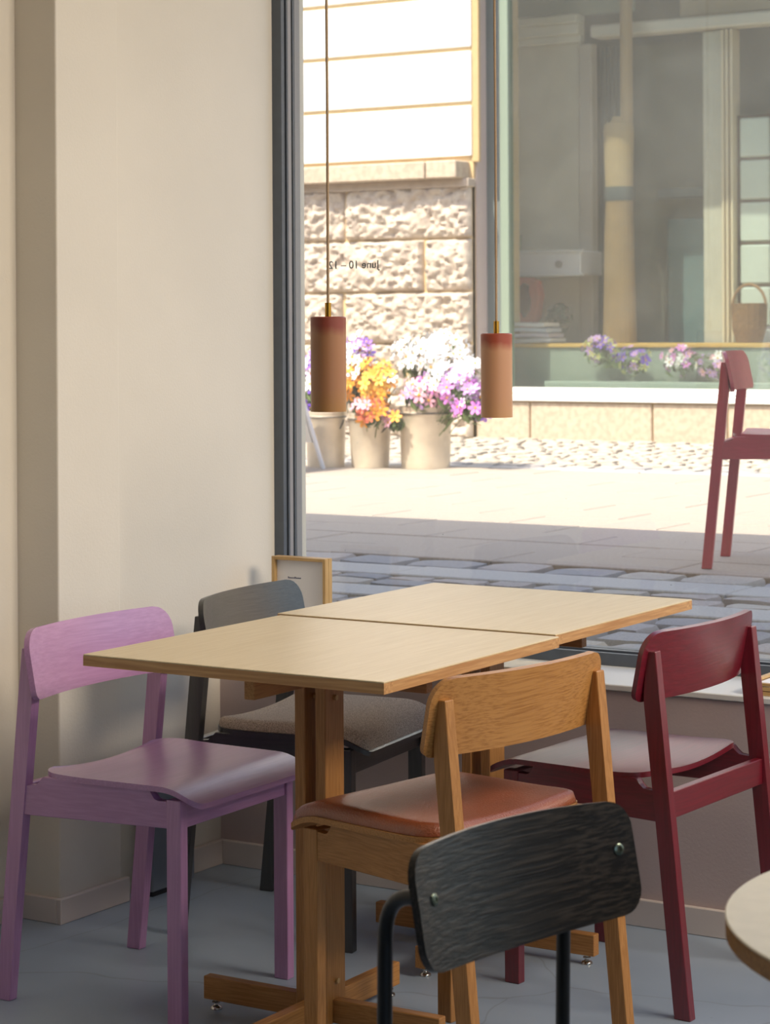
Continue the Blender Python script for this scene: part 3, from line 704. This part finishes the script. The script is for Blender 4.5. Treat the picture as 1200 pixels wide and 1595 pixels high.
# ------------------------------------------------------------------ chairs
def chair_post(s):
    """raked square rear post, its top cut to the slope of the back"""
    y0, y1 = (.2055, .2295) if s > 0 else (-.2295, -.2055)
    f = lambda z: .018 + .102 * z
    prof = [(-.018, 0), (.018, 0), (f(.615), .615), (f(.615), .640), (f(.72) - .0175, .72), (f(.72) - .0365, .72), (f(.615) - .036, .615)]
    return prism(B(), prof, 'xz', y0, y1, .0022, 2)
def chair_leg(s):
    y0, y1 = (.176, .200) if s > 0 else (-.200, -.176)
    return box(B(), .393, .428, y0, y1, 0, .443, .0022, 2)
def side_rail(s):
    f = .018 + .102 * .41
    prof = [(f - .004, .383), (.394, .386), (.394, .440)] + [(.372, .437), (.364, .440), (.358, .448), (.352, .461)] + [(.102, .463), (.096, .452), (.086, .444), (f - .004, .443)]
    bm = prism(B(), prof, 'xz', -.010, .010, .0015, 1)
    # slanted in plan: the seat narrows to the front
    a = (.0295) / .35
    for v in bm.verts:
        k = (v.co.x - .06) / (.394 - .06)
        v.co.y += s * (.2165 + (.188 - .2165) * k)
    return bm
def seat_fn(x0=.086, x1=.470, wr=.222, wf=.206, th=.011, inset=0.0, pad=0.0):
    def half(x):
        k = (x - x0) / (x1 - x0); w_ = wr + (wf - wr) * k
        r0, r1 = .055, .03
        if x < x0 + r0: w_ -= r0 - math.sqrt(max(0, r0 * r0 - (x0 + r0 - x) ** 2))
        if x > x1 - r1: w_ -= r1 - math.sqrt(max(0, r1 * r1 - (x - x1 + r1) ** 2))
        return max(w_, .02)
    def zt(x, yn):
        z = .4735 - .004 * min(1, (x - x0) / .1)
        if x > .385: z -= .030 * ((x - .385) / .085) ** 1.9
        k = max(0, 1 - (x - x0) / .26)
        z -= .013 * k * k * (3 - 2 * k) * (1 - yn * yn)
        return z
    us = [0, .004, .012, .03, .055, .09, .14, .22, .32, .42, .52, .62, .70, .76, .80, .84, .88, .92, .95, .975, .99, .997, 1]
    def fn(u, v):
        k = us[int(round(u * (len(us) - 1)))]
        x = x0 + inset + (x1 - x0 - 2 * inset) * k; yn = (v - .5) * 2
        yy_ = math.copysign(1 - (1 - abs(yn)) ** 1.25, yn)
        h = half(x) - inset; y = h * yy_
        z = zt(x, yy_)
        if pad:
            e = min(x - x0 - inset, x1 - inset - x, h - abs(y)); q = min(1, max(0, e) / .022)
            z0 = z + .0005; return (x, y, z0 + .004 + pad * math.sqrt(1 - (1 - q) ** 2)), (x, y, z0)
        return (x, y, z), (x, y, z - th)
    return fn, len(us) - 1
def back_board():
    """bent board: ends come forward, top leans back, top corners rounder than the lower ones"""
    H0, H1 = .618, .757; W0 = .243; bm = B(); nv, nu = 26, 14
    def fn(u, v):
        vv = (v - .5) * 2; uu = u
        # outline: the half width shrinks towards rounded corners
        z = H0 + (H1 - H0) * uu; w_ = W0
        rt, rb = .046, .018
        if z > H1 - rt: w_ -= rt - math.sqrt(max(0, rt * rt - (z - H1 + rt) ** 2))
        if z < H0 + rb: w_ -= rb - math.sqrt(max(0, rb * rb - (H0 + rb - z) ** 2))
        y = w_ * vv
        sag = .036 * (y / W0) ** 2
        x = .0640 - (z - .618) * .20 + sag
        n_ = Vector((1, -2 * .036 * y / W0 / W0, .20)).normalized()
        p = Vector((x, y, z))
        return tuple(p + n_ * .006), tuple(p - n_ * .006)
    us = [0, .012, .04, .08, .13, .25, .4, .55, .68, .76, .84, .90, .95, .98, 1]
    g = lambda u, v: fn(us[int(round(u * nu))], v)
    return sheet(bm, g, nu, nv)
def make_chair(label, loc, heading, mats, group, pad=None, padmat=None, padlabel=None, z=0.0, labels=None):
    t = thing('dining_chair', label, 'chair', (loc[0], loc[1], z), R(heading), group)
    mz, mx, my = mats
    for s in (1, -1):
        obj('rear_leg', chair_post(s), mz, t); obj('front_leg', chair_leg(s), mz, t)
        obj('side_rail', side_rail(s), mx, t)
    f = .102 * .41
    obj('rear_rail', box(B(), f - .010, f + .008, -.206, .206, .387, .441, .0015, 1), my, t)
    obj('front_rail', box(B(), .400, .422, -.178, .178, .386, .440, .0015, 1), my, t)
    fn, n = seat_fn(); seat = obj('seat', sheet(B(), fn, n, 20), my, t, 35)
    if pad:
        fn, n = seat_fn(inset=.005, pad=.020); p = obj('seat_pad', sheet(B(), fn, n, 28), padmat, t, 60, label=padlabel)
    obj('backrest', back_board(), my, t, 35)
    return t
def stained(name, c, c2, rough=.36, bump=.35):
    return tuple(wood(name + '_' + a, c, c2, a, 70, rough, bump, spec=.8, length=16, coat=.45) for a in 'ZXY')
PURPLE = stained('purple_stain', (186, 136, 180), (174, 124, 168), bump=.2)
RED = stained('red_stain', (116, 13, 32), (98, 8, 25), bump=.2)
BLACKW = stained('black_stain', (48, 47, 47), (34, 34, 35))
OAKS = (M['oak'], M['oak_x'], M['oak_y'])
G1 = 'wooden chairs round the two joined tables'
make_chair('lilac-stained wooden dining chair by the pillar, its seat turned to the tables', (-3.0928, 3.7022), 1.0, PURPLE, G1)
make_chair('black-stained wooden dining chair with a woven grey seat pad behind the tables', (-3.1089, 4.2675), 7.0, BLACKW, G1, True, M['fabric'], 'grey woven seat pad')
make_chair('natural oak dining chair with a tan leather seat pad in front of the tables', (-1.8741, 3.5661), 169.7, OAKS, G1, True, M['leather'], 'tan leather seat pad')
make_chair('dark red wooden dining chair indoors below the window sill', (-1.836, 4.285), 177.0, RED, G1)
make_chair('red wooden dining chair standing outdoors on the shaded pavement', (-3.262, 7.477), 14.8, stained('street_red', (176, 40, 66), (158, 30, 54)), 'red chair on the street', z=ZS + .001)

# ------------------------------------------------------------------ tables
def make_table(label, x, y, dz):
    t = thing('cafe_table', label, 'table', (x, y, 0), 0, 'square oak tables pushed together')
    hx, hy, zt = .3375, .330, .746 + dz
    top = obj('tabletop', box(B(), -hx, hx, -hy, hy, zt - .003, zt, .0008, 1), M['oak_top'], t)
    obj('edge_band', box(B(), -hx, hx, -hy, -hy + .03, zt - .022, zt - .003), M['oak_edge'], t)
    obj('edge_band', box(B(), -hx, hx, hy - .03, hy, zt - .022, zt - .003), M['oak_edge'], t)
    obj('edge_band', box(B(), -hx, -hx + .03, -hy + .03, hy - .03, zt - .022, zt - .003), M['oak_edge_y'], t)
    obj('edge_band', box(B(), hx - .03, hx, -hy + .03, hy - .03, zt - .022, zt - .003), M['oak_edge_y'], t)
    obj('core_board', box(B(), -hx + .03, hx - .03, -hy + .03, hy - .03, zt - .022, zt - .003), M['oak_y'], t)
    cx, cy = -.010, -.012
    for s in (-1, 1):
        obj('post', box(B(), cx + s * .024 - .012, cx + s * .024 + .012, cy - .033, cy + .033, .019, zt - .022, .0015, 1), M['oak'], t)
    obj('top_beam', box(B(), cx - .0118, cx + .0118, cy - .235, cy + .235, zt - .072, zt - .022, .0015, 1), M['oak_y'], t)
    for s in (-1, 1):
        obj('top_beam', box(B(), cx + (.036 if s > 0 else -.250), cx + (.250 if s > 0 else -.036), cy - .0118, cy + .0118, zt - .072, zt - .022, .0015, 1), M['oak_x'], t)
    obj('foot_beam', box(B(), cx - .0118, cx + .0118, cy - .275, cy + .275, .020, .066, .0015, 1), M['oak_y'], t)
    for s in (-1, 1):
        obj('foot_beam', box(B(), cx + (.036 if s > 0 else -.275), cx + (.275 if s > 0 else -.036), cy - .0118, cy + .0118, .020, .066, .0015, 1), M['oak_x'], t)
    for z in (zt - .098, .100):
        obj('peg', tube(B(), [(cx - .041, cy, z), (cx + .0415, cy, z)], .0052, 12), M['oak_pale'], t, 60)
    for dx, dy in ((1, 0), (-1, 0), (0, 1), (0, -1)):
        fx, fy = cx + dx * .252, cy + dy * .252
        bm = lathe(B(), [(.0, 0), (.0125, 0), (.0125, .003), (.011, .0055), (.006, .0075), (.004, .010), (.004, .0125), (.0085, .013), (.0085, .015), (.004, .0155), (.004, .0205), (0, .0205)], 16, (fx, fy, 0))
        obj('levelling_foot', bm, M['chrome'], t, 40)
    return t
make_table('nearer square oak table with a column of two planks', -2.419, 3.662, 0.0)
make_table('farther square oak table, reaching over the window sill', -2.429, 4.3265, .0028)

# round table, lower right corner
t = thing('round_table', 'round cream-topped table with an oak edge in the lower right corner', 'table', (-.616, 2.362, 0))
obj('tabletop', lathe(B(), [(0, .743), (.372, .743), (.3734, .7445), (.372, .746), (0, .746)], 96), M['laminate'], t, 40)
obj('edge', lathe(B(), [(0, .722), (.370, .722), (.3728, .724), (.3728, .743), (0, .743)], 96), wood('oak_round_edge', (196, 142, 70), (166, 112, 44), 'Z', 60, .4, .1, length=.3), t, 40)
obj('column', lathe(B(), [(.035, .03), (.035, .722)], 24), M['black_metal'], t, 40)
obj('foot_disc', lathe(B(), [(0, 0), (.22, 0), (.22, .012), (.04, .03), (0, .03)], 48), M['black_metal'], t, 40)

# steel tube chair, foreground
t = thing('tube_chair', 'black steel tube chair with a black ash backrest in the foreground', 'chair', (-1.3005, 2.417, 0), R(-12.1))
bk = B()
def tb(u, v):
    vv = (v - .5) * 2; W0 = .2035; r_ = .032
    zz = u; H0, H1 = .620, .757
    z = H0 + (H1 - H0) * u; w_ = W0
    if z > H1 - r_: w_ -= r_ - math.sqrt(max(0, r_ * r_ - (z - H1 + r_) ** 2))
    if z < H0 + r_: w_ -= r_ - math.sqrt(max(0, r_ * r_ - (H0 + r_ - z) ** 2))
    y = w_ * vv; c = 1 - (y / W0) ** 2
    z += (u - .5) * 2 * .006 * c
    x = .026 * (y / W0) ** 2 - .026 - (z - .69) * .20
    n_ = Vector((1, -2 * .026 * y / W0 / W0, .20)).normalized(); p = Vector((x, y, z))
    return tuple(p + n_ * .005), tuple(p - n_ * .005)
us = [0, .012, .04, .08, .14, .2, .3, .4, .5, .6, .7, .8, .86, .92, .96, .988, 1]
obj('backrest', sheet(bk, lambda u, v: tb(us[int(round(u * 16))], v), 16, 30), wood('black_ash', (58, 52, 46), (15, 15, 16), 'Y', 100, .32, .3, spec=.7, length=30, lo=.45, hi=.62), t, 35)
def bez(pts, n=8):
    """round the corners of a polyline (radius given per corner)"""
    out = [Vector(pts[0][0])]
    for i in range(1, len(pts) - 1):
        p, r_ = Vector(pts[i][0]), pts[i][1]; a = (Vector(pts[i - 1][0]) - p).normalized(); b = (Vector(pts[i + 1][0]) - p).normalized()
        A, Bp = p + a * r_, p + b * r_
        for k in range(n + 1):
            s = k / n; out.append(A * (1 - s) ** 2 + p * 2 * s * (1 - s) + Bp * s * s)
    out.append(Vector(pts[-1][0])); return out
for s in (-1, 1):
    y = .166 * s - .008
    obj('rear_tube', tube(B(), bez([((-.090, y, 0), 0), ((-.078, y, .698), .055), ((-.012, y + .006 * s, .702), 0)]), .0093, 16), M['black_metal'], t, 60)
    obj('front_tube', tube(B(), bez([((-.083, y, .425), 0), ((.33, y, .425), .05), ((.34, y, 0), 0)]), .0093, 16), M['black_metal'], t, 60)
    sy = .172 * s + .004; sx = .026 * (sy / .2035) ** 2 - .026 + .0045 - .001
    sc_ = obj('screw', lathe(B(), [(.0075, 0), (.0075, .0012), (.0055, .0022), (.003, .0022), (.003, .0010), (0, .0010)], 18), M['screw'], t, 40)
    sc_.location = (sx, sy, .700); sc_.rotation_euler = (0, R(79), math.atan(-2 * .026 * sy / .2035 ** 2))
fn, n = seat_fn(x0=-.04, x1=.36, wr=.18, wf=.19)
seat = obj('seat', box(B(), -.02, .36, -.19, .19, .436, .447, .004, 2), mat('black_seat', (34, 35, 37), .4), t)

# ------------------------------------------------------------------ pendants
def shade_mat(name, top, body, low, streak):
    m, n, l, p = new_mat(name)
    tc = n.new('ShaderNodeTexCoord'); sp = n.new('ShaderNodeSeparateXYZ'); l.new(tc.outputs['Object'], sp.inputs[0])
    nz = n.new('ShaderNodeTexNoise'); nz.inputs['Scale'].default_value = 18; nz.inputs['Detail'].default_value = 3
    mp = n.new('ShaderNodeMapping'); mp.inputs['Scale'].default_value = (1, 1, .25); l.new(tc.outputs['Object'], mp.inputs[0]); l.new(mp.outputs[0], nz.inputs['Vector'])
    ad = n.new('ShaderNodeMath'); ad.operation = 'MULTIPLY_ADD'; ad.inputs[1].default_value = .05; l.new(nz.outputs[0], ad.inputs[0]); l.new(sp.outputs[2], ad.inputs[2])
    mr = n.new('ShaderNodeMapRange'); mr.inputs['From Min'].default_value = .02; mr.inputs['From Max'].default_value = .21; l.new(ad.outputs[0], mr.inputs[0])
    rp = n.new('ShaderNodeValToRGB'); e = rp.color_ramp.elements; e[0].position = 0; e[0].color = lin(low); e[1].position = 1; e[1].color = lin(top)
    a = e.new(.3); a.color = lin(body); b = e.new(.80); b.color = lin(body); c = e.new(.90); c.color = lin(top)
    l.new(mr.outputs[0], rp.inputs[0]); l.new(rp.outputs[0], p.inputs['Base Color']); p.inputs['Roughness'].default_value = .32
    return m
def pendant(label, x, y, z0, m):
    t = thing('pendant_lamp', label, 'lamp', (x, y, z0), 0, 'pendant lamps over the tables')
    r_, h = .0350, .186
    obj('shade', lathe(B(), [(r_ - .003, .0), (r_, .0), (r_, .03), (r_, .12), (r_, h - .002), (r_ - .002, h), (0, h), (0, h - .003), (r_ - .003, h - .004), (r_ - .003, .0)], 48, close=False), m, t, 40)
    obj('lamp_holder', lathe(B(), [(0, .10), (.016, .10), (.018, .15), (.018, h - .003), (0, h - .003)], 20), M['black_metal'], t, 40)
    obj('neck', lathe(B(), [(.0062, h), (.0062, h + .027), (.0035, h + .0275), (0, h + .0275)], 20), M['brass'], t, 40)
    obj('cord', tube(B(), [(0, 0, h + .027), (.0006, 0, h + .4), (-.0003, 0, h + .8), (0, 0, CEIL - z0 - .02)], .0028, 10), M['cord'], t, 60)
    obj('ceiling_cup', lathe(B(), [(0, CEIL - z0 - .03), (.04, CEIL - z0 - .03), (.045, CEIL - z0), (0, CEIL - z0)], 24), M['brass'], t, 40)
pendant('terracotta cylinder pendant on a cord over the nearer table', -2.430, 3.691, 1.200, shade_mat('glaze_a', (132, 66, 54), (158, 112, 80), (160, 118, 70), 0))
pendant('terracotta cylinder pendant on a cord over the farther table', -2.430, 4.369, 1.163, shade_mat('glaze_b', (148, 72, 54), (182, 136, 104), (184, 140, 100), 0))

# ------------------------------------------------------------------ on the sill
t = thing('picture_frame', 'oak box frame with white print standing on the sill by the window jamb', 'picture frame', (-3.237, 4.77, SILL))
hw, hh, fw_ = .083, .232, .0085
for (y0, y1) in ((0, .0155), (.0170, .0325)):
    for s in (-1, 1):
        obj('frame_stile', box(B(), s * hw - (fw_ if s > 0 else 0), s * hw + (0 if s > 0 else fw_), y0, y1, 0, hh, .0008, 1), M['oak_pale'], t)
    obj('frame_rail', box(B(), -hw + fw_, hw - fw_, y0, y1, hh - fw_, hh, .0008, 1), M['oak_x'] if 0 else wood('pale_oak_rail', (206, 172, 118), (184, 146, 92), 'X', 60, .45, .1), t)
    obj('frame_rail', box(B(), -hw + fw_, hw - fw_, y0, y1, 0, fw_, .0008, 1), M['oak_pale'], t)
obj('frame_core', box(B(), -hw + .002, hw - .002, .0155, .0170, .002, hh - .002), mat('dark_gap', (70, 50, 34), .8), t)
pr = obj('print', box(B(), -hw + fw_, hw - fw_, .0135, .0153, fw_, hh - fw_), M['paper'], t)
bm = B(); r3 = random.Random(4); x = -.040
for k in range(9):
    wd = r3.uniform(.0025, .0045); hgt = .0045 if k in (0, 5) else .0028
    box(bm, x, x + wd, .0129, .0135, .176, .176 + hgt); x += wd + .0012
obj('printed_line', bm, M['ink'], pr)
tag(obj('booklet', box(B(), -2.76, -2.497, 4.685, 4.80, SILL + .0006, SILL + .013, .002, 2), [mat('booklet_cover', (222, 206, 172), .5, var=.1, vscale=30)]), 'pale tan booklet lying on the white window sill', 'book')
tag(obj('leaflet', box(B(), -2.78, -2.56, 4.655, 4.682, SILL + .0006, SILL + .004, .0008, 1), [M['paper']]), 'thin white leaflet lying in front of the booklet on the sill', 'leaflet')
t = thing('wooden_box_frame', 'oak box frame lying flat on the sill at the right edge', 'picture frame', (-1.86, 4.76, SILL + .0005))
for (z0, z1) in ((0, .0085), (.0105, .019), (.021, .0275)):
    for s in (-1, 1):
        obj('frame_rail', box(B(), -.115, .115, s * .083 - .006, s * .083 + .006, z0, z1, .0008, 1), wood('pale_oak_lying', (206, 172, 118), (184, 146, 92), 'X', 60, .45, .1), t)
        obj('frame_stile', box(B(), s * .109 - .006, s * .109 + .006, -.077, .077, z0, z1, .0008, 1), M['oak_pale'], t)
obj('backing', box(B(), -.102, .102, -.076, .076, .001, .02), M['paper'], t)

# grey panel on the floor behind the pillar
t = thing('floor_panel', 'grey low panel standing on the floor against the wall behind the pillar', 'panel', (-3.365, 4.34, 0))
obj('front', box(B(), .0, .035, -.06, .108, .012, .30, .003, 1), M['grey_panel'], t)
obj('foot', box(B(), .002, .03, -.055, .1, 0, .012), M['seal'], t)

# place the lettering (mirrored when seen from the room)
xs_ = [v.co.x for v in LET.data.vertices]; wtxt = max(xs_) - min(xs_)
LET.rotation_euler = (pi / 2, 0, pi)
LET.scale = (.159 / wtxt, .0205 / .0215, 1)
LET.location = (-3.102, WY0 + .0535, 1.517)
